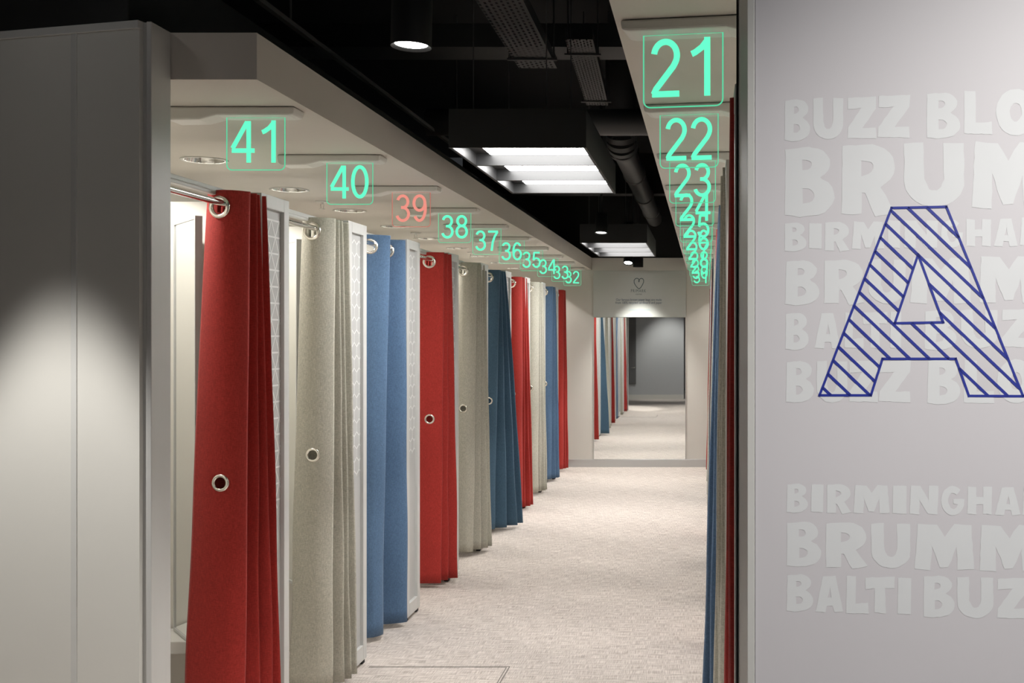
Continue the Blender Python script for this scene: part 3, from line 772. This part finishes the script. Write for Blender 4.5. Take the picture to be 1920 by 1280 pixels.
def letters(name, label, items, conv):
    mb = MB()
    for ch, x0, x1, yt, yb in items:
        outer, hls = GL[ch]
        sx = rl_.uniform(-.02, .02)
        def mpx(p):
            u, v = p
            zx = x0 + (x1 - x0) * (u + sx * (v - .5)); zy = yb + (yt - yb) * v
            return conv(zx, zy)
        loops = [outer] + hls
        # densify, wobble a little like a hand-cut edge
        L3 = []
        for li, lp in enumerate(loops):
            q = []
            for i in range(len(lp)):
                a, b = lp[i], lp[(i + 1) % len(lp)]
                m = max(1, int(math.hypot(b[0] - a[0], b[1] - a[1]) / .12))
                for j in range(m):
                    jx = rl_.uniform(-.009, .009)
                    q.append((a[0] + (b[0] - a[0]) * j / m + jx, a[1] + (b[1] - a[1]) * j / m + rl_.uniform(-.009, .009)))
            if (area_of(q) > 0) != (li == 0): q.reverse()
            L3.append(q)
        flat2 = [Vector((a, b, 0)) for l in L3 for a, b in l]
        tri = tessellate_polygon([[Vector((a, b, 0)) for a, b in l] for l in L3])
        mb.add([wpt(*mpx((p.x, p.y))) for p in flat2], [tuple(t_) for t_ in tri])
    o = mb.build(name, M['pale'])
    # face the camera side
    if o.data.polygons[0].normal.dot(RN) < 0: o.data.flip_normals()
    return tag(o, label, 'wall lettering', 'pale words printed on the right wall')
ca = lambda x, y: (1400 + x / 1.829, 100 + y / 1.829)
cb = lambda x, y: (1440 + x / 2.133, 680 + y / 2.133)
G2 = 'pale %s printed on the white wall, %s'
letters('wall_lettering', 'pale word BUZZ highest on the white wall, left of the letters BLO', [('B', 130, 218, 158, 300), ('U', 228, 331, 152, 294), ('Z', 345, 445, 148, 293), ('Z', 450, 560, 142, 290)], ca)
letters('wall_lettering', 'pale cropped letters BLO highest on the white wall', [('B', 617, 732, 135, 291), ('L', 745, 842, 128, 278), ('O', 855, 990, 122, 282)], ca)
letters('wall_lettering', 'large pale word BRUM behind the top of the blue letter A', [('B', 130, 301, 322, 558), ('R', 325, 512, 313, 556), ('U', 540, 746, 305, 523), ('M', 773, 1020, 303, 532)], ca)
letters('wall_lettering', 'pale word BIRMINGHAM crossing the upper part of the blue letter A', [('B', 130, 205, 580, 678), ('I', 213, 258, 582, 670), ('R', 268, 352, 578, 678), ('M', 362, 472, 576, 672), ('I', 484, 527, 572, 668), ('N', 540, 655, 572, 668), ('G', 665, 742, 570, 668), ('H', 752, 838, 568, 662), ('A', 848, 930, 566, 662), ('M', 938, 1050, 562, 660)], ca)
letters('wall_lettering', 'pale word BRUMM crossing the middle of the blue letter A', [('B', 133, 250, 710, 862), ('R', 265, 402, 708, 860), ('U', 418, 545, 706, 856), ('M', 562, 770, 700, 858), ('M', 797, 1000, 695, 856)], ca)
letters('wall_lettering', 'pale word BALTI crossing the left leg of the blue letter A', [('B', 133, 213, 890, 1016), ('A', 233, 322, 890, 1012), ('L', 336, 402, 888, 1012), ('T', 398, 482, 886, 1012), ('I', 492, 530, 885, 1012)], ca)
letters('wall_lettering', 'pale cropped letters BUZ crossing the right leg of the blue letter A', [('B', 610, 720, 880, 1016), ('U', 735, 860, 878, 1010), ('Z', 873, 985, 876, 1008)], ca)
letters('wall_lettering', 'pale word BUZZ at the left foot of the blue letter A', [('B', 135, 231, 1055, 1196), ('U', 240, 345, 1053, 1196), ('Z', 350, 450, 1052, 1196), ('Z', 452, 562, 1052, 1196)], ca)
letters('wall_lettering', 'pale cropped letters BLO at the right foot of the blue letter A', [('B', 620, 733, 1050, 1202), ('L', 745, 850, 1050, 1200), ('O', 858, 990, 1048, 1200)], ca)
letters('wall_lettering', 'pale word BIRMINGHAM in the lower block, under the blue letter A', [('B', 75, 160, 483, 598), ('I', 172, 222, 485, 597), ('R', 235, 332, 485, 602), ('M', 343, 486, 488, 602), ('I', 498, 555, 490, 604), ('N', 567, 681, 490, 606), ('G', 692, 786, 492, 610), ('H', 797, 896, 494, 606), ('A', 908, 1010, 496, 609), ('M', 1018, 1150, 498, 610)], cb)
letters('wall_lettering', 'large pale word BRUMM in the lower block', [('B', 75, 213, 635, 813), ('R', 230, 398, 638, 821), ('U', 413, 569, 640, 819), ('M', 588, 826, 643, 829), ('M', 845, 1085, 648, 834)], cb)
letters('wall_lettering', 'pale word BALTI lowest on the white wall', [('B', 75, 181, 845, 993), ('A', 190, 301, 850, 998), ('L', 313, 403, 850, 1003), ('T', 388, 507, 855, 1001), ('I', 518, 573, 858, 1006)], cb)
letters('wall_lettering', 'pale cropped letters BUZ lowest on the white wall, right of BALTI', [('B', 622, 746, 850, 1016), ('U', 757, 901, 855, 1019), ('Z', 915, 1045, 858, 1023)], cb)
AO = [(497, 530), (685, 526), (948, 1175), (762, 1174), (717, 1047), (466, 1047), (426, 1172), (250, 1172)]
AI = [(588, 690), (674, 922), (508, 925)]
la = MB(); wmap = lambda a, b, c: wpt(*ca(a, b), lift=.0009 + c * .3)
def stroke(p, q, wd, ext=0):
    p, q = Vector(p), Vector(q); d = (q - p).normalized()
    ribbon(la, [tuple(p - d * ext), tuple(q + d * ext)], wd, wmap)
for lp in (AO, AI):
    for i in range(len(lp)): stroke(lp[i], lp[(i + 1) % len(lp)], 8.6, 4)
edges = [(lp[i], lp[(i + 1) % len(lp)]) for lp in (AO, AI) for i in range(len(lp))]
for k in range(-4, 14):
    c0 = 132 + 63.8 * k; sl = .95; xs = []
    for (ax, ay), (bx, by) in edges:
        fa, fb = ay - sl * ax - c0, by - sl * bx - c0
        if fa * fb < 0: xs.append(ax + (bx - ax) * fa / (fa - fb))
    xs.sort()
    for i in range(0, len(xs) - 1, 2): stroke((xs[i], sl * xs[i] + c0), (xs[i + 1], sl * xs[i + 1] + c0), 10)
tag(la.build('wall_letter', M['blueink']), 'big blue striped outline letter A on the white wall', 'wall letter')
